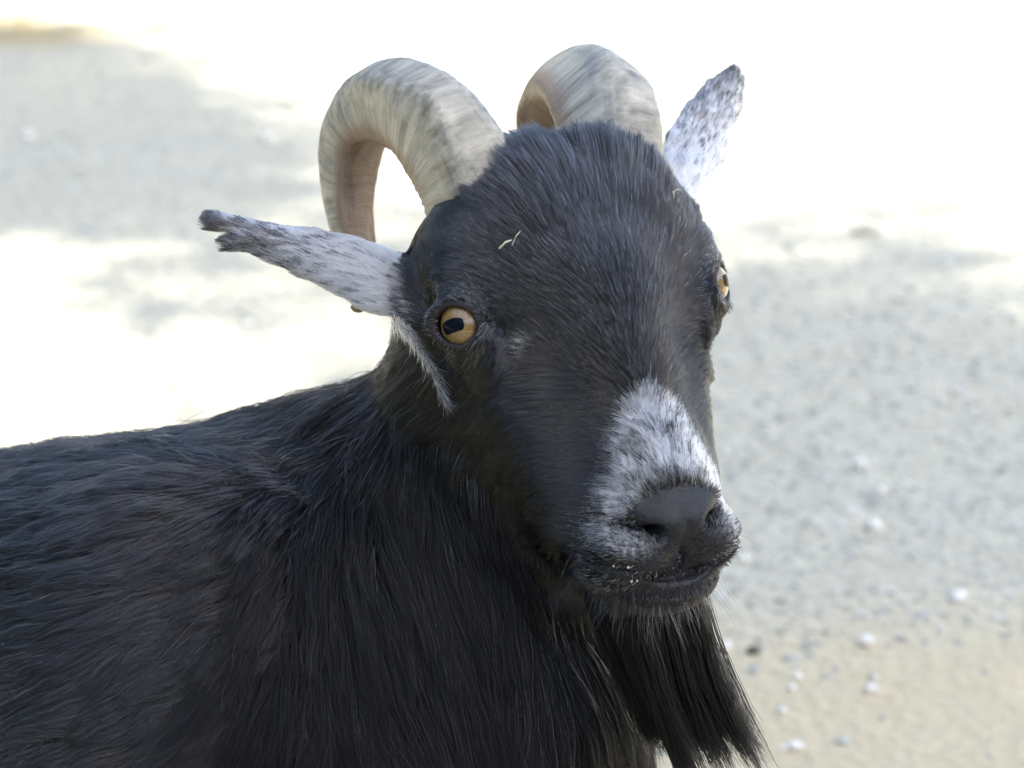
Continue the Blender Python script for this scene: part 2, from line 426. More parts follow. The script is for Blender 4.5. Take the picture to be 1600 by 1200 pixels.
PEB = [  # px, py, width px, flatness, label
    (1365, 835, 27, .9, 'rounded white pebble on grey gravel right of the goat lips'),
    (1497, 940, 28, .6, 'flat white pebble lying alone on gravel toward the right edge'),
    (1353, 1012, 25, .8, 'bright round white pebble where the gravel meets the sandy earth'),
    (1245, 1064, 16, .9, 'upper of two small cream pebbles beside the beard'),
    (1237, 1080, 15, .7, 'lower of two small cream pebbles beside the beard'),
    (1367, 1067, 13, .8, 'small white pebble touching a larger one on the sandy earth'),
    (1361, 1086, 20, .95, 'white pebble on sandy earth with a smaller one touching its top'),
    (1221, 1115, 15, .8, 'small white pebble on the sand just right of the beard'),
    (1243, 1171, 26, .5, 'long flat white pebble on sand near the beard tip'),
    (1225, 1172, 14, .5, 'little white chip at the left end of the long flat pebble'),
    (1342, 738, 22, .7, 'dull whitish pebble farthest up among the grey gravel'),
    (1374, 777, 20, .6, 'pale flat pebble in gravel just above the rounded white pebble'),
    (1162, 885, 18, .7, 'pale pebble on gravel close behind the goat lips'),
    (1134, 1016, 20, .9, 'cream pebble between the goat chin and the dark stone'),
    (421, 216, 19, .9, 'lone bright pebble in the far shade left of the curved horn'),
    (387, 505, 15, .9, 'small pale pebble on the ground below the notched ear'),
    (44, 206, 19, .9, 'dim pale pebble in the far shade near the left edge'),
]
for k, (px, py, wpx, fl, lab) in enumerate(PEB):
    p = on_ground(px, py, .004); d = (p-CAM)@cF; r = .5*wpx*d/FPX
    v = lump(IV2, 40+k, .22)*np.array([1, .85, max(fl, .5)])*r
    v = v@np.array(Matrix.Rotation(rng.uniform(-.5, .5), 3, 'Z')).T
    p = np.array([p[0], p[1], ground_z(p[None])[0]+r*max(fl, .5)*.6])
    o = mesh_obj('pebble', v, IF2, wp.m); o.location = p; tag(o, lab, 'pebble', 'pale pebbles scattered on the path')
dk = NT('dark_stone_mat'); dk.b.inputs['Base Color'].default_value = (.13, .125, .10, 1); dk.b.inputs['Roughness'].default_value = .9
p = on_ground(1177, 1023, .004); o = mesh_obj('pebble', lump(IV2, 77, .3)*np.array([1, .8, .7])*.0055, IF2, dk.m); o.location = (p[0], p[1], ground_z(p[None])[0]+.003)
tag(o, 'single dark brown stone on the ground just right of the chin', 'pebble')
gm2 = NT('grey_stone_mat'); gm2.b.inputs['Base Color'].default_value = (.33, .32, .27, 1)
p = on_ground(1352, 370, .004); o = mesh_obj('pebble', lump(IV2, 78, .3)*np.array([1.6, .8, .5])*.013, IF2, gm2.m); o.location = (p[0], p[1], ground_z(p[None])[0]+.005)
tag(o, 'flat greyish stone far back on pale ground right of the ear', 'pebble')

# ------------------------------------------------------------------ the tree whose leaves shade the goat (stands right of the view)
def inpoly(x, y, poly):
    c = np.zeros(len(x), bool); n = len(poly)
    for i in range(n):
        x0, y0 = poly[i]; x1, y1 = poly[(i+1) % n]
        cr = ((y0 > y) != (y1 > y)) & (x < (x1-x0)*(y-y0)/((y1-y0) if y1 != y0 else 1e-9)+x0); c ^= cr
    return c
SHADE_FAR = [(-160, 70), (60, 66), (130, 58), (150, 80), (245, 95), (190, 122), (270, 140), (310, 182), (435, 210), (460, 290), (400, 330), (330, 345), (250, 330), (130, 300), (100, 332), (-160, 330)]
SHADE_MID = [(250, 330), (400, 310), (470, 300), (600, 320), (700, 420), (640, 560), (480, 520), (380, 470), (200, 520), (170, 420)]
SHADE_NEAR = [(900, 480), (1120, 460), (1250, 500), (1400, 560), (1500, 590), (1700, 610), (1700, 1180), (1500, 1240), (1450, 1500), (300, 1400), (560, 700)]
SHADE_BACK = [(900, 325), (1120, 320), (1350, 330), (1600, 370), (1760, 400), (1700, 740), (1400, 640), (1120, 510), (900, 520)]
def shade_want(P):
    px, py, d = to_px(np.stack([P[:, 0], P[:, 1], 0*P[:, 0]], 1))
    s = np.zeros(len(P))
    s[inpoly(px, py, SHADE_FAR)] = 1; s[inpoly(px, py, SHADE_MID)] = .84
    s[inpoly(px, py, SHADE_BACK)] = .80; s[inpoly(px, py, SHADE_NEAR)] = 1
    s[(P[:, 0] > -2.5) & (P[:, 0] < 1.9) & (P[:, 1] > -1.2) & (P[:, 1] < 1.16)] = 1
    return s
N_L = 62000
LP = np.stack([rng.uniform(-2.6, 2.6, N_L), rng.uniform(-1.2, 6.2, N_L), np.zeros(N_L)], 1)
want = shade_want(LP); hz = (LP[:, 1] < 1.16) & (want >= 1); pk = rng.random(N_L) < np.where(want >= 1, 1, -np.log(1-np.minimum(want, .999))/5.5); LP = LP[pk]; hz = hz[pk]; LP[:, :2] += rng.normal(size=(len(LP), 2))*np.where(hz, .02, .055)[:, None]*np.sqrt(np.maximum(LP[:, 1:2], .3))
rp = np.where(hz, 1, 4); LP = np.repeat(LP, rp, 0); hz = np.repeat(hz, rp); LP[:, :2] += rng.normal(size=(len(LP), 2))*np.where(hz, 0, .10)[:, None]; nL = len(LP); SV = np.array(SUN_TO); hL = np.where(hz, 4.5+3.0*rng.random(nL), 6.5+4.0*rng.random(nL)); LC = LP+SV*(hL/SV[2])[:, None]
ov = rng.normal(size=(1700, 3)); ov = nrm(ov)*rng.random((1700, 1))**.33*[1.5, 1.0, .6]+[-.5, 1.25, 4.9]; LC = np.concatenate([LC, ov]); hz = np.concatenate([hz, np.ones(1700, bool)]); nL = len(LC)  # extra unseen leaves added overhead to dim light from straight above
ax1 = nrm(rng.normal(size=(nL, 3))*[1, 1, .35]); nn_ = nrm(rng.normal(size=(nL, 3))*.55+SV); ax1 = nrm(ax1-nn_*(ax1*nn_).sum(1)[:, None]); ax2 = np.cross(nn_, ax1)
Ls = (rng.uniform(.05, .088, nL)*np.where(hz, 1, .5))[:, None]; prof = [(-1, 0, 0), (-.45, .42, .08), (.25, .40, .06), (1, 0, -.12), (.25, -.40, .06), (-.45, -.42, .08)]
LV = np.stack([LC+ax1*a*Ls+ax2*b*Ls+nn_*c*Ls for a, b, c in prof], 1).reshape(-1, 3)
i0 = np.arange(nL)*6
LF = np.concatenate([np.stack([i0, i0+1, i0+2, i0+3], 1), np.stack([i0, i0+3, i0+4, i0+5], 1)])
lf = NT('leaf_mat'); lf.b.inputs['Base Color'].default_value = (.055, .095, .03, 1); lf.b.inputs['Roughness'].default_value = .5
bark = NT('bark_mat'); bn = bark.n('ShaderNodeTexNoise', {'Vector': bark.n('ShaderNodeMapping', {'Vector': bark.n('ShaderNodeTexCoord').outputs['Object'], 'Scale': (14, 14, 3)}).outputs[0], 'Scale': 2, 'Detail': 6}).outputs[0]
bark.l(bark.ramp(bn, [(.3, (.07, .055, .04)), (.7, (.2, .165, .13))]), bark.b.inputs['Base Color']); bark.b.inputs['Roughness'].default_value = .9
def tube(pts, rad, sides=10):
    pts = np.asarray(pts, float); V, Fq = [], []
    for i, p in enumerate(pts):
        t = nrm(pts[min(i+1, len(pts)-1)]-pts[max(i-1, 0)]); u = nrm(np.cross(t, [.3, .1, .9] if abs(t[2]) < .9 else [1, 0, 0])); v = np.cross(t, u)
        for k in range(sides):
            a = 2*math.pi*k/sides; V.append(p+rad[i]*(math.cos(a)*u+math.sin(a)*v))
    for i in range(len(pts)-1):
        for k in range(sides): Fq.append((i*sides+k, i*sides+(k+1) % sides, (i+1)*sides+(k+1) % sides, (i+1)*sides+k))
    return np.array(V), np.array(Fq)
tree = bpy.data.objects.new('shade_tree', None); COL.objects.link(tree); TB = np.array([3.4, -3.2, 0]); tree.location = TB
tag(tree, 'leafy tree standing behind the viewer and shading the goat', 'tree')
tv, tf = tube([(0, 0, -.1), (.02, .03, .6), (-.04, .1, 1.5), (-.1, .15, 2.6), (-.2, .2, 4.2), (.1, .3, 6.0), (.3, .3, 8.0)], [.26, .2, .17, .15, .13, .10, .06])
mesh_obj('trunk', tv, tf, bark.m, tree)
cc = LC.mean(0)-TB
for k in range(11):
    tgt = LC[rng.integers(nL)]-TB; s0 = np.array([-.2+.03*k, .2+.01*k, 4.2+.25*k])
    m1 = s0+(tgt-s0)*.35+[0, 0, .35]; m2 = s0+(tgt-s0)*.7+[0, 0, .3]
    lv, lq = tube([s0, m1, m2, tgt], [.055, .035, .022, .008], 6); mesh_obj('limb', lv, lq, bark.m, tree)
cr_ = mesh_obj('crown', LV-TB, LF, lf.m, tree, smooth=False)

# tall leafy screen added out of view, cutting low sky behind and left
added_hedge = bpy.data.objects.new('added_hedge', None); COL.objects.link(added_hedge); HC = np.array([-1.0, -4.6, 0]); added_hedge.location = HC
tag(added_hedge, 'tall leafy screen added behind the viewer to cut low sky light', 'added_hedge')
nH = 11000
az = np.radians(rng.uniform(-118, 100, nH)); rr_ = 4.3+.5*vnoise(np.stack([az*3, az*0, az*0], 1), 1, 5)+rng.normal(size=nH)*.10
hh_ = rng.random(nH)*np.where(az > -.8, .60, 1)*(3.6+.5*vnoise(np.stack([az*4, az*0+3, az*0], 1), 1, 6))
HP = np.stack([rr_*np.sin(az), .9-rr_*np.cos(az), hh_], 1); inn = nrm(np.stack([-np.sin(az), np.cos(az), .5+0*az], 1))
nn_ = nrm(inn+.6*rng.normal(size=(nH, 3))); a1 = nrm(rng.normal(size=(nH, 3))); a1 = nrm(a1-nn_*(a1*nn_).sum(1)[:, None]); a2 = np.cross(nn_, a1)
Ls = rng.uniform(.06, .11, nH)[:, None]
HV = np.stack([HP+a1*a*Ls+a2*b*Ls+nn_*c*Ls for a, b, c in prof], 1).reshape(-1, 3); i0 = np.arange(nH)*6
mesh_obj('foliage', HV-HC, np.concatenate([np.stack([i0, i0+1, i0+2, i0+3], 1), np.stack([i0, i0+3, i0+4, i0+5], 1)]), lf.m, added_hedge, smooth=False)
cv = []
AZ = np.radians(np.linspace(-118, 100, 46))
for q in AZ:
    ht_ = 3.4 if q < -.8 else 2.05
    for r_, z_ in ((4.5, 0), (4.5, ht_), (5.1, ht_), (5.1, 0)): cv.append((r_*math.sin(q), .9-r_*math.cos(q), z_))
cf = []
for k in range(45):
    for j in range(4): cf.append((k*4+j, k*4+(j+1) % 4, (k+1)*4+(j+1) % 4, (k+1)*4+j))
hcm = NT('added_hedge_core_mat'); hcm.b.inputs['Base Color'].default_value = (.03, .045, .018, 1); hcm.b.inputs['Roughness'].default_value = .9
mesh_obj('added_hedge_core', np.array(cv)-HC, cf+[(0, 1, 2, 3), (180, 183, 182, 181)], hcm.m, added_hedge, smooth=False)

fh = bpy.data.objects.new('added_hedge', None); COL.objects.link(fh); fh.location = (-2.4, 6.0, 0)  # unseen leafy screen added to darken the far left ground
tag(fh, 'leafy screen added beyond the far left edge of the path to block skylight', 'added_hedge')
nH = 5000; HP = np.stack([rng.uniform(-2.3, 2.1, nH), rng.normal(size=nH)*.16-.25*rng.random(nH), rng.random(nH)*2.3], 1)
nn_ = nrm(np.array([0, -.8, .5])+.6*rng.normal(size=(nH, 3))); a1 = nrm(rng.normal(size=(nH, 3))); a1 = nrm(a1-nn_*(a1*nn_).sum(1)[:, None]); a2 = np.cross(nn_, a1); Ls = rng.uniform(.05, .09, nH)[:, None]
HV = np.stack([HP+a1*a*Ls+a2*b*Ls+nn_*c*Ls for a, b, c in prof], 1).reshape(-1, 3); i0 = np.arange(nH)*6
mesh_obj('foliage', HV, np.concatenate([np.stack([i0, i0+1, i0+2, i0+3], 1), np.stack([i0, i0+3, i0+4, i0+5], 1)]), lf.m, fh, smooth=False)
bx_ = [(x_, y_, z_) for x_ in (-2.3, 2.1) for y_ in (.1, .5) for z_ in (0, 2.15)]
mesh_obj('added_hedge_core', bx_, [(0, 1, 3, 2), (4, 6, 7, 5), (0, 4, 5, 1), (2, 3, 7, 6), (1, 5, 7, 3), (0, 2, 6, 4)], hcm.m, fh, smooth=False)
# ------------------------------------------------------------------ goat body
HB = w2h(BV)
def masks(h, P):
    """white share, nose-skin share, ear share, eyelid share, bare-ness (0..1) in head units"""
    x, y, z = h.T; ax = np.abs(x)
    front = sst(.5, 1.9, y+.3*vnoise(h, 2.0, 53))*sst(-3, -3.6, z)
    n = .35*vnoise(h, 1.1, 51)+.22*vnoise(h, 3.1, 52)
    half = np.interp(z, [-10.6, -10.1, -9.4, -8.6, -7.6, -6.6, -5.6, -4.7, -4.0, -3.6], [2.0, 2.4, 2.75, 2.85, 2.6, 2.15, 1.65, 1.3, .75, .1])
    zm = -10.66+.115*ax**2+.16*np.maximum(0, 2.2-y)
    wh = sst(.25, -.35, ax-half-n*.6)*front*sst(.20, .85, z-zm+.25*n)
    pad = np.sqrt((x/1.75)**2+((z+8.35)/(1.15))**2)
    lip = np.sqrt((x/1.7)**2+((z+9.9)/1.15)**2)
    nose = np.maximum(sst(1.15, .85, np.sqrt((x/(1.95+.5*(z+8.2)))**2+((z+8.25)/1.0)**2)+.1*n), sst(1.0, .6, np.sqrt((ax/.55)**2+((z+9.3)/.9)**2)))*sst(1.5, 2.4, y)
    wh = wh*(1-sst(1.3, .95, pad+.3*n)*sst(1.4, 2.2, y))*(1-.75*sst(1.25, .75, lip+.35*n)*sst(1.4, 2.2, y))
    le = sdf_ears(h); ear = sst(.22, .05, le)*(ax > 4.5)
    q = h.copy(); q[:, 0] = ax; e = q-EYE_C; t = e@EYE_N; rr = np.sqrt(((e@EYE_A+np.where(x < 0, .22, -.12))/1.05)**2+(e@EYE_B/.95)**2)
    lips = np.maximum(sst(1.25, .85, np.sqrt((ax/1.75)**2+((z+9.75)/1.2)**2)+.2*n)*sst(1.6, 2.4, y), sst(1.0, .75, np.abs(z-zm+.15)/.75)*sst(.6, 1.6, y))
    lid = sst(2.0, 1.1, rr)*(t > -.6)
    bare = np.clip(np.maximum(np.maximum(nose, .95*lips), sst(1.18, .98, rr)*(t > -.1)), 0, 1)
    return wh, nose, ear, lid, bare
near = np.linalg.norm(HB-np.array([0, -1, -2.]), axis=1) < 17
MK = np.zeros((len(BV), 5))
for q, a in enumerate(masks(HB[near], BV[near])): MK[near, q] = a
skc = np.tile(np.array([.012, .011, .012]), (len(BV), 1))
def blend(c, m, col): return c*(1-m[:, None])+np.array(col)*m[:, None]
skc = blend(skc, MK[:, 0]*.6, (.16, .16, .165)); skc = blend(skc, MK[:, 1], (.020, .020, .023)); skc = blend(skc, MK[:, 2], (.58, .56, .55)); skc = blend(skc, MK[:, 3]*.9, (.030, .024, .022))
lipm = sst(1.5, .9, np.sqrt((HB[:, 0]/1.8)**2+((HB[:, 2]+10.0)/1.3)**2))*(HB[:, 1] > 1)*near
skc = blend(skc, lipm*.8*(1-MK[:, 1]), (.018, .018, .020))
skin = NT('goat_skin')
sc_ = skin.n('ShaderNodeAttribute', attribute_name='skin_colour').outputs['Color']
skn = skin.n('ShaderNodeTexNoise', {'Vector': skin.n('ShaderNodeTexCoord').outputs['Object'], 'Scale': 900, 'Detail': 3}).outputs[0]
skv = skin.n('ShaderNodeTexVoronoi', {'Vector': skin.n('ShaderNodeTexCoord').outputs['Object'], 'Scale': 800}).outputs['Distance']
skin.l(skin.mix(.5, sc_, skin.mix(1, sc_, skin.ramp(skn, [(.3, .55), (.7, 1.5)]), 'MULTIPLY')), skin.b.inputs['Base Color'])
skin.b.inputs['Roughness'].default_value = .45; skin.b.inputs['Specular IOR Level'].default_value = .32
skin.l(skin.n('ShaderNodeBump', {'Strength': .35, 'Distance': .0004, 'Height': skv}).outputs[0], skin.b.inputs['Normal'])
goat = mesh_obj('goat', BV, BQ, skin.m)
tag(goat, 'black goat with a white nose and curved horns turning its head to the camera', 'goat')
ca = goat.data.attributes.new('skin_colour', 'FLOAT_COLOR', 'POINT'); ca.data.foreach_set('color', np.c_[skc, np.ones(len(skc))].astype(np.float32).ravel())

# ------------------------------------------------------------------ horns
hm = NT('horn_mat')
ht = hm.n('ShaderNodeAttribute', attribute_name='along').outputs['Fac']; ha = hm.n('ShaderNodeAttribute', attribute_name='horn_uv').outputs['Vector']
rings = hm.n('ShaderNodeTexNoise', {'Vector': hm.n('ShaderNodeMapping', {'Vector': ha, 'Scale': (60, 1.6, 1.6)}).outputs[0], 'Scale': 1, 'Detail': 5, 'Roughness': .6}).outputs[0]
ring2 = hm.n('ShaderNodeTexNoise', {'Vector': hm.n('ShaderNodeMapping', {'Vector': ha, 'Scale': (11, 2.2, 2.2)}).outputs[0], 'Scale': 1, 'Detail': 4, 'Roughness': .6}).outputs[0]
blot = hm.n('ShaderNodeTexNoise', {'Vector': hm.n('ShaderNodeMapping', {'Vector': ha, 'Scale': (5, 2, 2)}).outputs[0], 'Scale': 1, 'Detail': 5, 'Roughness': .65}).outputs[0]
fib = hm.n('ShaderNodeTexNoise', {'Vector': hm.n('ShaderNodeMapping', {'Vector': ha, 'Scale': (6, 26, 26)}).outputs[0], 'Scale': 1, 'Detail': 4}).outputs[0]
hc = hm.ramp(rings, [(.3, (.20, .18, .135)), (.5, (.42, .38, .29)), (.72, (.64, .58, .45))])
hc = hm.mix(hm.ramp(ring2, [(.48, 0), (.70, .6)]), hc, (.20, .21, .195))
hc = hm.mix(hm.ramp(blot, [(.5, 0), (.7, .5)]), hc, (.54, .49, .37))
hol = hm.n('ShaderNodeAttribute', attribute_name='hollow').outputs['Fac']
hc = hm.mix(hm.n('ShaderNodeMath', {0: hol, 1: hm.ramp(ht, [(.16, 0), (.32, .88)])}, operation='MULTIPLY').outputs[0], hc, hm.ramp(blot, [(.3, (.24, .155, .10)), (.7, (.42, .285, .18))]))
hc = hm.mix(hm.ramp(fib, [(.5, 0), (.8, .14)]), hc, (.18, .16, .13))
hm.l(hc, hm.b.inputs['Base Color']); hm.b.inputs['Roughness'].default_value = .48
hb1 = hm.n('ShaderNodeBump', {'Strength': .8, 'Distance': .0014, 'Height': rings}); hb2 = hm.n('ShaderNodeBump', {'Strength': .4, 'Distance': .0015, 'Height': ring2, 'Normal': hb1.outputs[0]})
hm.l(hb2.outputs[0], hm.b.inputs['Normal'])
def catmull(P, n):
    P = np.asarray(P, float); Q = np.vstack([2*P[0]-P[1], P, 2*P[-1]-P[-2]]); out = []
    for u in np.linspace(0, len(P)-1-1e-6, n):
        i = int(u); t = u-i; a, b, c, d = Q[i:i+4]
        out.append(.5*(2*b+(c-a)*t+(2*a-5*b+4*c-d)*t*t+(3*b-a-3*c+d)*t**3))
    return np.array(out)
# centre (x out, y, z), half depth in the plane of the curl, half width across it
HORN = [((2.3, -2.7, 1.6), 1.5, 1.6), ((2.8, -2.3, 3.7), 1.75, 1.8), ((3.25, -1.95, 5.6), 2.2, 1.82), ((3.65, -2.65, 7.45), 2.32, 1.66), ((4.02, -4.45, 8.9), 2.02, 1.45), ((4.36, -6.4, 9.4), 1.62, 1.34),
        ((4.6, -8.3, 8.75), 1.40, 1.3), ((4.8, -9.4, 7.1), 1.12, 1.16), ((4.9, -9.7, 5.2), .85, 1.0), ((4.9, -9.3, 3.7), .5, .65), ((4.85, -8.8, 2.9), .12, .14)]
def make_horn(sx):
    C = catmull([a for a, _, _ in HORN], 150); RB = catmull([(b, c, 0) for _, b, c in HORN], 150); n = 64
    V, UV, AL, HO = [], [], [], []
    arc = np.concatenate([[0], np.cumsum(np.linalg.norm(np.diff(C, axis=0), axis=1))])
    for i in range(len(C)):
        t = nrm(C[min(i+1, 149)]-C[max(i-1, 0)]); lat = np.array([1., .0, .12]); lat = nrm(lat-t*(lat@t)); inp = np.cross(lat, t)
        ph = R_(26 if sx < 0 else 52)*float(sst(.12, .5, arc[i]/arc[-1])); inp, lat = inp*math.cos(ph)-lat*math.sin(ph), lat*math.cos(ph)+inp*math.sin(ph)
        rg = 1+.007*math.sin(arc[i]*6.5+1.4*math.sin(arc[i]*1.7))+.014*math.sin(arc[i]*15+3*math.sin(arc[i]*.9))*max(0, 1-arc[i]/14)
        for k in range(n):
            a = 2*math.pi*k/n; ca, sa = math.cos(a), math.sin(a); e = 2/3.8
            u = math.copysign(abs(ca)**e, ca); v = math.copysign(abs(sa)**e, sa)
            keel = 1-.34*max(0, -u)                       # flatter on the hollow side
            q = C[i]+(inp*u*RB[i, 0]*keel*-1+lat*v*RB[i, 1]*(1-.22*max(0, u)))*rg
            q = q+.035*np.array([math.sin(3*a+arc[i]*1.3), math.sin(2*a+arc[i]*2.1), math.sin(4*a-arc[i])])
            V.append((q[0]*sx, q[1], q[2])); UV.append((arc[i]/20, ca+3.1*sx, sa)); AL.append(arc[i]/arc[-1]); HO.append(min(1, max(0, (-u+.02)/.35)))
    Fq = []
    for i in range(149):
        for k in range(n):
            f = (i*n+k, i*n+(k+1) % n, (i+1)*n+(k+1) % n, (i+1)*n+k); Fq.append(f if sx > 0 else f[::-1])
    o = mesh_obj('horn', h2w(V), np.array(Fq), hm.m, goat)
    u_ = o.data.attributes.new('horn_uv', 'FLOAT_VECTOR', 'POINT'); u_.data.foreach_set('vector', np.array(UV, np.float32).ravel())
    l_ = o.data.attributes.new('along', 'FLOAT', 'POINT'); l_.data.foreach_set('value', np.array(AL, np.float32))
    w_ = o.data.attributes.new('hollow', 'FLOAT', 'POINT'); w_.data.foreach_set('value', np.array(HO, np.float32))
    return o
make_horn(-1); make_horn(1)

# ------------------------------------------------------------------ eyes
ey = NT('eyeball_mat'); ey.b.inputs['Base Color'].default_value = (.030, .020, .016, 1); ey.b.inputs['Roughness'].default_value = .12
ir = NT('iris_mat')
iv = ir.n('ShaderNodeAttribute', attribute_name='iris_uv').outputs['Vector']
sp = ir.n('ShaderNodeSeparateXYZ', {'Vector': iv})
fibr = ir.n('ShaderNodeTexNoise', {'Vector': ir.n('ShaderNodeMapping', {'Vector': iv, 'Scale': (1.2, 14, 1)}).outputs[0], 'Scale': 1, 'Detail': 5, 'Roughness': .6}).outputs[0]
ic = ir.ramp(fibr, [(.25, (.16, .085, .025)), (.5, (.28, .17, .055)), (.75, (.40, .275, .11))])
ic = ir.mix(ir.ramp(sp.outputs[0], [(.80, 0), (.97, 1)]), ic, (.05, .028, .018))
ic = ir.mix(ir.ramp(sp.outputs[0], [(.30, .5), (.5, 0)]), ic, (.24, .12, .045))
ir.l(ic, ir.b.inputs['Base Color']); ir.b.inputs['Roughness'].default_value = .25
ir.b.inputs['Coat Weight'].default_value = 1; ir.b.inputs['Coat Roughness'].default_value = .02; ir.b.inputs['Coat IOR'].default_value = 1.45
pu = NT('pupil_mat'); pu.b.inputs['Base Color'].default_value = (.006, .008, .014, 1); pu.b.inputs['Roughness'].default_value = .05; pu.b.inputs['Specular IOR Level'].default_value = .06
def make_eye(sx):
    c = EYE_C*[sx, 1, 1]; N = nrm(EYE_N*[sx, 1, 1]+np.array([sx*.17, -.20, -.02] if sx < 0 else [.02, .0, -.02])); N = nrm(N)
    A = nrm(np.cross([0, 0, 1], N)); B = np.cross(N, A)
    th = -.10 if sx < 0 else .10
    A, B = A*math.cos(th)+B*math.sin(th), B*math.cos(th)-A*math.sin(th)
    def pt(a, b, lift):                                    # a bulging cornea over the globe
        r = math.hypot(a, b); ang = min(r/EYE_R, 1.5); d = (a/r, b/r) if r > 1e-9 else (0, 0)
        rr = EYE_R+lift+.10*max(0, 1-(r/.95)**2)
        return h2w(c+rr*(math.sin(ang)*(d[0]*A+d[1]*B)+math.cos(ang)*N))
    V, Fq = [], []
    for i in range(25):
        for k in range(48):
            t = math.pi*i/24; f = 2*math.pi*k/48; V.append(h2w(c+EYE_R*(math.cos(t)*N+math.sin(t)*(math.cos(f)*A+math.sin(f)*B))))
    for i in range(24):
        for k in range(48): Fq.append((i*48+k, i*48+(k+1) % 48, (i+1)*48+(k+1) % 48, (i+1)*48+k))
    e = mesh_obj('eye', V, np.array(Fq)[:, ::-1], ey.m, goat)
    V, Fq, U = [], [], []
    for i in range(19):
        for k in range(72):
            r = .92*i/18; f = 2*math.pi*k/72; V.append(pt(r*math.cos(f), r*math.sin(f), .012)); U.append((i/18, math.cos(f)*1.0+math.sin(3*f)*.3+sx, math.sin(f)))
    for i in range(18):
        for k in range(72): Fq.append((i*72+k, (i+1)*72+k, (i+1)*72+(k+1) % 72, i*72+(k+1) % 72))
    o = mesh_obj('iris', V, np.array(Fq), ir.m, e); u_ = o.data.attributes.new('iris_uv', 'FLOAT_VECTOR', 'POINT'); u_.data.foreach_set('vector', np.array(U, np.float32).ravel())
    V, Fq = [], []
    for i in range(13):
        for k in range(64):
            f = 2*math.pi*k/64; ca, sa = math.cos(f), math.sin(f); q = i/12
            V.append(pt((.46*q*math.copysign(abs(ca)**.55, ca)), .24*q*math.copysign(abs(sa)**.6, sa)*(1+.05*math.sin(5*f)), .032))
    for i in range(12):
        for k in range(64): Fq.append((i*64+k, (i+1)*64+k, (i+1)*64+(k+1) % 64, i*64+(k+1) % 64))
    mesh_obj('pupil', V, np.array(Fq), pu.m, e)
make_eye(-1); make_eye(1)
HAIR = dict(head=300000, ear=34000, neck=70000, body=150000, beard=9000)
# ------------------------------------------------------------------ fur
fur = NT('fur_mat')
for nd in list(fur.t.nodes):
    if nd.type != 'OUTPUT_MATERIAL': fur.t.nodes.remove(nd)
hb_ = fur.n('ShaderNodeBsdfHairPrincipled', parametrization='COLOR')
try: hb_.model = 'CHIANG'
except Exception: pass
hb_.inputs['Roughness'].default_value = .22; hb_.inputs['Radial Roughness'].default_value = .3; hb_.inputs['IOR'].default_value = 1.72
if 'Random Roughness' in hb_.inputs: hb_.inputs['Random Roughness'].default_value = .25
fur.l(fur.n('ShaderNodeAttribute', attribute_name='tint').outputs['Color'], hb_.inputs['Color'])
fur.l(hb_.outputs[0], fur.out.inputs['Surface'])

dull = NT('dull_fur_mat')                                 # long hair of neck, chest and beard has less gloss
for nd in list(dull.t.nodes):
    if nd.type != 'OUTPUT_MATERIAL': dull.t.nodes.remove(nd)
hd2 = dull.n('ShaderNodeBsdfHairPrincipled', parametrization='COLOR')
hd2.inputs['Roughness'].default_value = .4; hd2.inputs['Radial Roughness'].default_value = .5; hd2.inputs['IOR'].default_value = 1.38
dull.l(dull.n('ShaderNodeAttribute', attribute_name='tint').outputs['Color'], hd2.inputs['Color']); dull.l(hd2.outputs[0], dull.out.inputs['Surface'])

def curves_obj(name, PTS, RAD, TINT, parent):
    n, K, _ = PTS.shape
    c = bpy.data.hair_curves.new(name); c.add_curves([K]*n)
    c.attributes['position'].data.foreach_set('vector', PTS.astype(np.float32).ravel())
    ra = c.attributes.get('radius') or c.attributes.new('radius', 'FLOAT', 'POINT'); ra.data.foreach_set('value', RAD.astype(np.float32).ravel())
    ta = c.attributes.new('tint', 'FLOAT_COLOR', 'CURVE'); ta.data.foreach_set('color', np.c_[TINT, np.ones(n)].astype(np.float32).ravel())
    c.materials.append(dull.m if name in ('neck_fur', 'beard') else fur.m)
    o = bpy.data.objects.new(name, c); link(o, parent); o['kind'] = 'stuff'; return o

QA, QB, QC, QD = (BV[BQ[:, k]] for k in range(4))
QAREA = .5*np.linalg.norm(np.cross(QC-QA, QD-QB), axis=1)
QM = (QA+QC)/2; QN = nrm(np.cross(QC-QA, QD-QB)); QN *= np.sign((QN*BN[BQ[:, 0]]).sum(1))[:, None]
QH = w2h(QM)
qpx, qpy, qd = to_px(QM)
facing = sst(-.45, .05, (QN*nrm(CAM-QM)).sum(1))
QMK = MK[BQ].mean(1)
hd_q = np.full(len(QM), 9.0); nq = np.linalg.norm(QH-np.array([0, -1, -2.]), axis=1) < 17
hd_q[nq] = sdf_head(QH[nq])
bd_q = sdf_body(QM)/US
q_raw = sst(-.7, .7, bd_q-hd_q); q_head = q_raw*(1-QMK[:, 2])          # share that belongs to the head
q_ear = QMK[:, 2]; q_bare = QMK[:, 4]
q_neck = sst(-.125, -.045, QM[:, 0])*(1-q_raw)*(1-q_ear)*(QM[:, 2] > .22)
vis = (.12+.88*facing)*np.where((qpx > -140) & (qpx < 1740) & (qpy < 1330), 1, .22)

def sample(weight, n):
    wgt = QAREA*weight; cdf = np.cumsum(wgt); i = np.searchsorted(cdf, rng.random(n)*cdf[-1]); i = np.clip(i, 0, len(QM)-1)
    u, v = rng.random((2, n, 1))
    P = (QA[i]*(1-u)+QB[i]*u)*(1-v)+(QD[i]*(1-u)+QC[i]*u)*v
    nn = (BN[BQ[i, 0]]*(1-u)+BN[BQ[i, 1]]*u)*(1-v)+(BN[BQ[i, 3]]*(1-u)+BN[BQ[i, 2]]*u)*v
    return P, nrm(nn), i

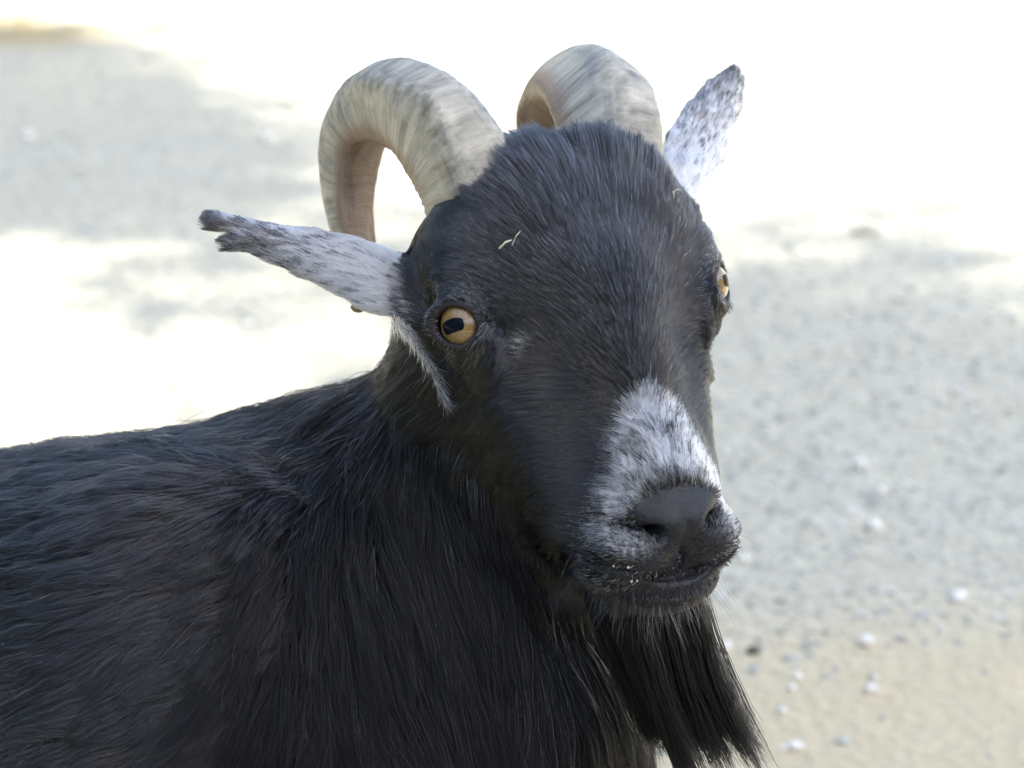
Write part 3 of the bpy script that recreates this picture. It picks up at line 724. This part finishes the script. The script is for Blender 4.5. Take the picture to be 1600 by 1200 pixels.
def face_flow(h):
    x, y, z = h.T; ax = np.abs(x); s = np.sign(x)
    fan = np.stack([x*1.35, -.15*ax, np.maximum(z+3.6, .9)*1.0+.25], 1)                      # fans up the forehead from the bridge
    fan = nrm(fan)
    muz = nrm(np.stack([x*.42, -.25*ax, np.full_like(x, 1.0)], 1))
    f = fan*(sst(-6.2, -4.2, z))[:, None]+muz*(1-sst(-6.2, -4.2, z))[:, None]
    lat = nrm(np.stack([s*.9, -.8+0*x, .12+0*x], 1)); wl = sst(1.3, 2.8, ax)*sst(-1.2, -2.6, z)
    f = f*(1-wl[:, None])+lat*wl[:, None]
    cheek = nrm(np.stack([s*.12, -1+0*x, -.55+0*x], 1)); wc = sst(3.0, 4.6, ax-.45*(y-.3))*sst(1.2, -1.0, z)
    f = f*(1-wc[:, None])+cheek*wc[:, None]
    jaw = nrm(np.stack([s*.1, -.75+0*x, -.8+0*x], 1)); wj = sst(1.2, -1.2, y+.12*(z+9))*sst(-4, -7, z)
    f = f*(1-wj[:, None])+jaw*wj[:, None]
    low = nrm(np.stack([x*.25, -.3+0*x, -1+0*x], 1)); wo = sst(-10.35, -10.9, z)
    f = f*(1-wo[:, None])+low*wo[:, None]
    up = nrm(np.stack([x*.22, -.55+0*x, 1+0*x], 1)); wu = sst(3.2, 5.2, z)
    f = f*(1-wu[:, None])+up*wu[:, None]
    return hdir(f)
def body_flow(P):
    x, y, z = P.T
    body = np.stack([-1+0*x, -.05+0*x, -.40-.75*sst(.44, .26, z)], 1)
    neck = np.stack([.06+.55*sst(.46, .34, z), -.25+0*x, -1+0*x], 1)
    wn = sst(-.135, -.045, x+.12*(z-.4))
    leg = sst(.24, .16, z)[:, None]
    f = nrm(body)*(1-wn[:, None])+nrm(neck)*wn[:, None]
    return nrm(f*(1-leg)+np.array([0, 0, -1.])*leg)
def ear_flow(h):
    out = np.zeros_like(h)
    for sx, k in ((-1, 0), (1, 1)):
        d = EARS[k][0][-1][0]-EARS[k][0][1][0]; out[np.sign(h[:, 0]) == sx] = d
    return hdir(out)

def grow(name, P, N, D, L, lift, rad, tint, clump=.006, camt=.6, wav=.12, grav=0.0, K=5, taper=.25, push=True, seed=0, turn=.16):
    n = len(P)
    D = nrm(D+turn*vnoise3(P, 38, 300+seed)+.6*turn*vnoise3(P, 120, 310+seed)+.09*rng.normal(size=(n, 3)))
    D = nrm(D-N*(D*N).sum(1)[:, None])
    t = np.linspace(0, 1, K)
    lf_ = (lift*(1+.35*vnoise(P, 60, 320+seed)+.4*vnoise(P, 260, 325+seed)+.5*rng.normal(size=n)))[:, None]
    pts = np.empty((n, K, 3)); pts[:, 0] = P; cur = P.copy()
    for k in range(1, K):
        u = (k-.5)/(K-1)
        d = D+N*(lf_*(1.0-.95*u))+np.array([0, 0, -grav])*u+wav*u*vnoise3(P+k*.37, 170, 330+seed)
        cur = cur+nrm(d)*(L/(K-1))[:, None]; pts[:, k] = cur
    if camt > 0:
        warp = P+.4*clump*vnoise3(P, .9/clump, 340+seed)
        for cs, am in ((clump, camt), (clump*.38, camt*.6), (clump*.16, camt*.9)):
            cell = np.floor((warp+rng.random(3))/cs).astype(np.int64)
            key = cell[:, 0]*73856093 ^ cell[:, 1]*19349663 ^ cell[:, 2]*83492791
            _, inv = np.unique(key, return_inverse=True); cnt = np.bincount(inv)
            for k in range(1, K):
                mean = np.stack([np.bincount(inv, pts[:, k, q])/cnt for q in range(3)], 1)[inv]
                pts[:, k] += (mean-pts[:, k])*(am*t[k]**1.3*(.6+.4*rng.random(n)))[:, None]
    if push:
        for k in range(1, K):
            f = field_at(pts[:, k]); want = .0004+.0012*t[k]
            pts[:, k] += N*np.clip(want-f, 0, .012)[:, None]
    R = (rad*(.75+.5*rng.random(n)))[:, None]*(1-(1-taper)*t[None, :]**1.6)
    return curves_obj(name, pts, R, tint, goat)

def black_tint(P, n, warm=.0):
    v = .001+.022*rng.random(n)**4
    c = np.stack([v, v*.98, v*1.05], 1)
    br = (.7*sst(.25, .8, vnoise(P, 14, 71)+warm+.6*(rng.random(n)-.5)))[:, None]
    return c*(1-br)+np.stack([v*2.2+.003, v*1.6+.0015, v*1.2+.001], 1)*br

# head: short hair, white blaze, longer tuft on the poll
n = HAIR['head']
P, N, i = sample(q_head*(1-q_bare)*vis, n)
h = w2h(P); x, y, z = h.T; ax = np.abs(x)
L = np.full(n, .0095)
L = np.where(z < -3.5, .0062, L); L = L*(1-.6*QMK[i, 3])
L = L*(1-.55*sst(-6.8, -8.2, z)*sst(0, 1.5, y))
lipz = sst(2.6, 1.2, np.sqrt((x/1.5)**2+((z+9.3)/1.3)**2))*(y > 1); L = L*(1-.6*lipz)
tuft = sst(2.2, 5.0, z)*sst(5.2, 2.5, ax); L = L+.012*tuft*(.6+.8*(vnoise(h, 1.4, 66) > -.1))
L = L-.004*sst(3.2, 4.6, ax)*sst(2.5, 3.5, z)
back = sst(-1.5, -4, y); L = L+.006*back*sst(3, 0, z)+.006*sst(-1.0, -3.0, y)*sst(-6, -9, z)
L = np.where((z < -10.6) & (y < 1.8), np.maximum(L, .007), L)*(.7+.6*rng.random(n))
L = L*(1-.75*sst(-1.6, -2.8, y)*sst(2.0, 3.2, z))
ck = sst(2.2, 3.4, ax)*sst(1.2, .2, y)*sst(.5, -1.5, z); L = L+.004*ck
lift = .34+.22*ck+.16*tuft+.1*back+.2*sst(-10.3, -11, z)
wprob = np.clip(QMK[i, 0]*(.80+.4*vnoise(h, 2.2, 61)+.25*vnoise(h, 6, 62)), 0, .96)
wht = rng.random(n) < wprob
stray = (rng.random(n) < .0007) | (rng.random(n) < .30*lipz*sst(-10.9, -10.4, z))
lidw = (rng.random(n) < .10*QMK[i, 3]*(QMK[i, 3] > .4))
TT = black_tint(P, n, -.25+.5*QMK[i, 3]); sheen = (rng.random(n) < .5)*sst(-2.5, 1.0, z)*sst(-1, .6, y); TT = TT+(sheen*(1+6*(rng.random(n) < .16)))[:, None]*np.array([.007, .0085, .012]); wv = .74+.2*rng.random(n)  # bluish sky sheen on the forehead put into the hair tint
TT[wht | stray | lidw] = (np.stack([wv, wv*.965, wv*.88], 1))[wht | stray | lidw]
tear = np.linalg.norm(h-np.array([-3.35, .95, -1.3]), axis=1)
tw = (rng.random(n) < .5*sst(.55, .2, tear)); TT[tw] = (.55, .52, .45)
D = face_flow(h)
rad = np.where(wht, .00012, .00013)+.00003*tuft
grow('head_fur', P, N, D, L, lift, rad, TT, clump=.0030, camt=.55, wav=.16, seed=1)

# ears
n = HAIR['ear']; P, N, i = sample(q_ear*np.maximum(vis, .35), n); h = w2h(P)
e0 = h[:, 0] < 0
tt = np.where(e0, np.clip((h[:, 0]+6.0)/(EARS[0][0][-1][0][0]+6.0), 0, 1.1), np.clip((h[:, 2]-3.6)/(EARS[1][0][-1][0][2]-3.6), 0, 1.1))
spk = vnoise(h*np.where(e0[:, None], [.45, 1, 1.9], [1.5, 1, .7]), 4.6, 81)*.5+vnoise(h*np.where(e0[:, None], [.6, 1, 1.5], [1.3, 1, .8]), 12., 82)*.65
dark = .82*sst(-.06, .30, spk+.9*(tt-.60))
dark = np.maximum(dark, sst(.86, 1.02, tt)*.92)
dk_ = rng.random(n) < np.clip(dark, 0, .97)
wv = .76+.2*rng.random(n); TT = np.stack([wv, wv*.965, wv*.88], 1); TT[dk_] = black_tint(P, n)[dk_]+.01
grow('ear_fur', P, N, ear_flow(h), (.0062+.002*rng.random(n))*(1-.25*tt), np.full(n, .35), np.full(n, .00011), TT, clump=.0035, camt=.55, wav=.2, seed=2)

# neck and chest
n = HAIR['neck']; P, N, i = sample(q_neck*vis, n)
L = (.030+.022*sst(.55, .40, P[:, 2]))*(.65+.7*rng.random(n))
TT = black_tint(P, n, .05); tp = to_px(P); wt = rng.random(n) < .004+.10*np.exp(-((tp[0]-850)/75)**2-((tp[1]-930)/95)**2)*(vnoise(P, 70, 78) > -.2); TT[wt] = (.30, .29, .28)
grow('neck_fur', P, N, body_flow(P), L, np.full(n, .30), np.full(n, .00015), TT, clump=.013, camt=.74, wav=.42, grav=.25, K=7, seed=3, turn=.42)
# trunk, legs
n = HAIR['body']; P, N, i = sample((1-q_raw)*(1-q_neck)*(1-q_ear)*(QM[:, 2] > .03)*vis, n)
L = np.where(P[:, 2] < .2, .012, .026)*(.6+.8*rng.random(n)**1.5)
TT = black_tint(P, n, .0); fade = (rng.random(n) < .55)[:, None]*sst(-.10, -.17, P[:, 0])[:, None]*sst(-.2, .5, vnoise(P, 16, 77))[:, None]; TT = TT*(1-fade)+np.array([.034, .026, .029])*fade; wt = rng.random(n) < .001; TT[wt] = (.4, .4, .4)
grow('body_fur', P, N, body_flow(P), L, np.full(n, .42), np.full(n, .00014), TT, clump=.018, camt=.70, wav=.42, grav=.1, K=6, seed=4, turn=.52)

# beard under the chin, swept toward the right of the picture
n = HAIR['beard']
wb = sst(-9.4, -10.6, QH[:, 2])*sst(2.3, 1.2, QH[:, 1])*(QH[:, 1] > -2.6)*(np.abs(QH[:, 0]) < 1.7)*(hd_q < .3)*sst(.2, -.25, QN[:, 2])
P, N, i = sample(wb, n); K = 9; t = np.linspace(0, 1, K); h = w2h(P)
L = (.062+.040*rng.random(n)+.014*vnoise(P, 90, 90))*np.where(rng.random(n) < .2, .6, 1)*np.interp(h[:, 1], [-3, 0, 2], [.8, 1, 1.05])
lock = vnoise3(P, 75, 91); fine = vnoise3(P, 400, 92)
pts = np.empty((n, K, 3)); pts[:, 0] = P; cur = P.copy()
for k in range(1, K):
    u = (k-.5)/(K-1)
    d = np.array([.27+.27*u, -.10, -1.0])+.12*N*(1-u)**3+lock*(.16+.10*u)+.17*vnoise3(P*.6+k*.33, 60, 97)+fine*.07+.05*vnoise3(P*1.0+k*.21, 120, 93)
    cur = cur+nrm(d)*(L/(K-1))[:, None]; pts[:, k] = cur
for cs, am in ((.009, .5), (.0035, .45)):
    cell = np.floor((P+.003*vnoise3(P, 200, 94)+rng.random(3))/cs).astype(np.int64); key = cell[:, 0]*73856093 ^ cell[:, 1]*19349663 ^ cell[:, 2]*83492791
    _, inv = np.unique(key, return_inverse=True); cnt = np.bincount(inv)
    for k in range(1, K):
        mean = np.stack([np.bincount(inv, pts[:, k, q])/cnt for q in range(3)], 1)[inv]; pts[:, k] += (mean-pts[:, k])*(am*t[k]**.8*(.5+.5*rng.random(n)))[:, None]
mid = pts.mean(0)
for k in range(1, K): pts[:, k] += (mid[k]-pts[:, k])*[.16*t[k], .3*t[k], 0]
for k in range(1, K): pts[:, k] += np.array([.25, -.9, 0])*np.clip(.001-field_at(pts[:, k]), 0, .02)[:, None]
R = (.00015*(.7+.6*rng.random(n)))[:, None]*(1-.7*t[None, :]**2)
curves_obj('beard', pts, R, black_tint(P, n, .05), goat)

# whiskers and lip bristles
n = 260; wq = (QH[:, 2] < -8.6)*(QH[:, 1] > .2)*(hd_q < .4)*facing*sst(-8.6, -10.5, QH[:, 2])*(1-q_bare)
P, N, i = sample(wq, n); L = .005+.012*rng.random(n)**2.2
K = 5; t = np.linspace(0, 1, K); Dd = nrm(N+.5*hdir(np.tile([0, 0, -1.], (n, 1)))+.25*rng.normal(size=(n, 3)))
pts = P[:, None]+Dd[:, None]*(L[:, None]*t)[:, :, None]+np.array([0, 0, -1.])*(.25*L[:, None]*t**2)[:, :, None]
g_ = .02+.25*(rng.random(n) < .3)*rng.random(n); R = .00008*(1-.75*t)[None, :]*np.ones((n, 1))
curves_obj('whisker', pts, R, np.stack([g_, g_*.97, g_*.92], 1), goat)
# eyelashes round both lids
pts, tint = [], []
for sx in (-1, 1):
    c = EYE_C*[sx, 1, 1]; Nn = EYE_N*[sx, 1, 1]; A = nrm(np.cross([0, 0, 1], Nn)); B = np.cross(Nn, A)
    for k in range(90):
        f = math.radians(rng.uniform(15, 185)) if k < 64 else math.radians(rng.uniform(185, 375)); rr = .80+.1*rng.random()
        e = math.cos(f)*A*.92*rr/.8+math.sin(f)*B*.86*rr/.8
        q0 = c+nrm(e*1.0+Nn*1.02)*1.40
        ln = rng.uniform(.18, .42)*(1 if k < 64 else .6); d0 = nrm(e*1.1+Nn*.9+.25*rng.normal(size=3)); pts.append([h2w(q0+d0*ln*s_-Nn*.12*s_*s_*ln) for s_ in (0, .33, .66, 1)])
        tint.append(rng.choice([.03, .25, .5]))
pts = np.array(pts); tint = np.array(tint)
curves_obj('eyelash', pts, .00009*np.ones((len(pts), 1))*np.linspace(1, .3, 4), np.stack([tint]*3, 1), goat)
# ------------------------------------------------------------------ bits of straw caught in the coat
stw = NT('straw_mat'); stw.b.inputs['Base Color'].default_value = (.62, .62, .42, 1); stw.b.inputs['Roughness'].default_value = .6
def cast(px, py):                                          # first point of the coat under a photo pixel
    a = at(px, py, .55); v = (at(px, py, 1.2)-a); 
    T = np.linspace(0, 1, 900); F_ = sdf(a+v*T[:, None]); k = int(np.argmax(F_ < .006)); return a+v*T[k]
# white fringe along the lower root of the notched ear, running down behind the cheek
fr = np.array([w2h(cast(a, b)) for a, b in ((618, 500), (634, 514), (652, 540), (668, 564), (682, 588), (690, 610), (695, 630))])
n = 800; uu = (rng.random(n)**1.25)*(len(fr)-1-1e-6); ui = uu.astype(int); P0 = fr[ui]+(fr[ui+1]-fr[ui])*(uu-ui)[:, None]+rng.normal(size=(n, 3))*(.10-.008*uu)[:, None]
Dd = np.array([.30, .15, -1.0])+.30*rng.normal(size=(n, 3)); L = (.28+.45*rng.random(n))[:, None]; K = 4; t = np.linspace(0, 1, K)
pts = h2w((P0[:, None]+(nrm(Dd)*L)[:, None]*t[None, :, None]).reshape(-1, 3)).reshape(n, K, 3)
g_ = np.where(rng.random(n) < .8-.08*uu, .40+.4*rng.random(n), .02); curves_obj('ear_fringe', pts, .0001*np.ones((n, 1))*np.linspace(1, .3, K), np.stack([g_, g_, g_*.97], 1), goat)

def straw(px0, px1, r, lab, bend=.0012):
    a, b = cast(*px0), cast(*px1); m = (a+b)/2+np.array([0, -bend, bend]); 
    V, Fq = tube([a, (a+m)/2+[0, -.0003, 0], m, (b+m)/2, b], [r*.8, r, r, r*.9, r*.5], 6)
    o = mesh_obj('straw', V-m, Fq, stw.m); o.location = m; tag(o, lab, 'straw', 'straw bits caught in the head hair')
straw((780, 388), (800, 375), .00045, 'short thick pale straw piece on the forehead above the notched-ear eye')
straw((800, 383), (813, 361), .00022, 'thin curved straw sliver touching the thick piece on the forehead')
straw((1050, 301), (1064, 297), .00022, 'tiny straw lying crosswise on the brow below the upright ear')
straw((1052, 299), (1053, 311), .00022, 'tiny upright straw on the brow below the upright ear')
lfb = NT('dry_leaf_mat'); lfb.b.inputs['Base Color'].default_value = (.42, .36, .2, 1); lfb.b.inputs['Roughness'].default_value = .7
c = h2w(hpx(558, 482, -4.4)); gV = []
for a in range(7):
    for b in range(5):
        u, v = a/6-.5, b/4-.5; wv_ = math.sqrt(max(.02, 1-(2*u)**2)); gV.append(c+cR*(u*.0055)+cU*(v*.0036*wv_-.0008*u)+cF*(.0012*math.sin(6*u+3*v)))
gV2 = [p-cF*.0003 for p in gV]; Fq = []
for a in range(6):
    for b in range(4):
        k = a*5+b; Fq.append((k, k+1, k+6, k+5)); Fq.append((35+k, 35+k+5, 35+k+6, 35+k+1))
o = mesh_obj('dry_leaf', np.array(gV+gV2)-c, np.array(Fq), lfb.m); o.location = c; tag(o, 'crumpled dry leaf scrap caught under the notched ear', 'leaf')
cr = NT('crumb_mat'); cr.b.inputs['Base Color'].default_value = (.5, .48, .42, 1)
for px, py, r, lab in ((986, 908, .0005, 'largest pale crumb at the corner of the goat lips'), (995, 907, .0004, 'small crumb just right of the largest crumb on the lips'),
                       (981, 886, .0005, 'pale crumb above the others at the corner of the lips'), (958, 884, .0004, 'crumb farthest back along the goat lip line')):
    p = cast(px, py)-cF*.002; o = mesh_obj('crumb', lump(IV, px, .3)*r, IF, cr.m); o.location = p; tag(o, lab, 'crumb', 'food crumbs stuck at the lips')
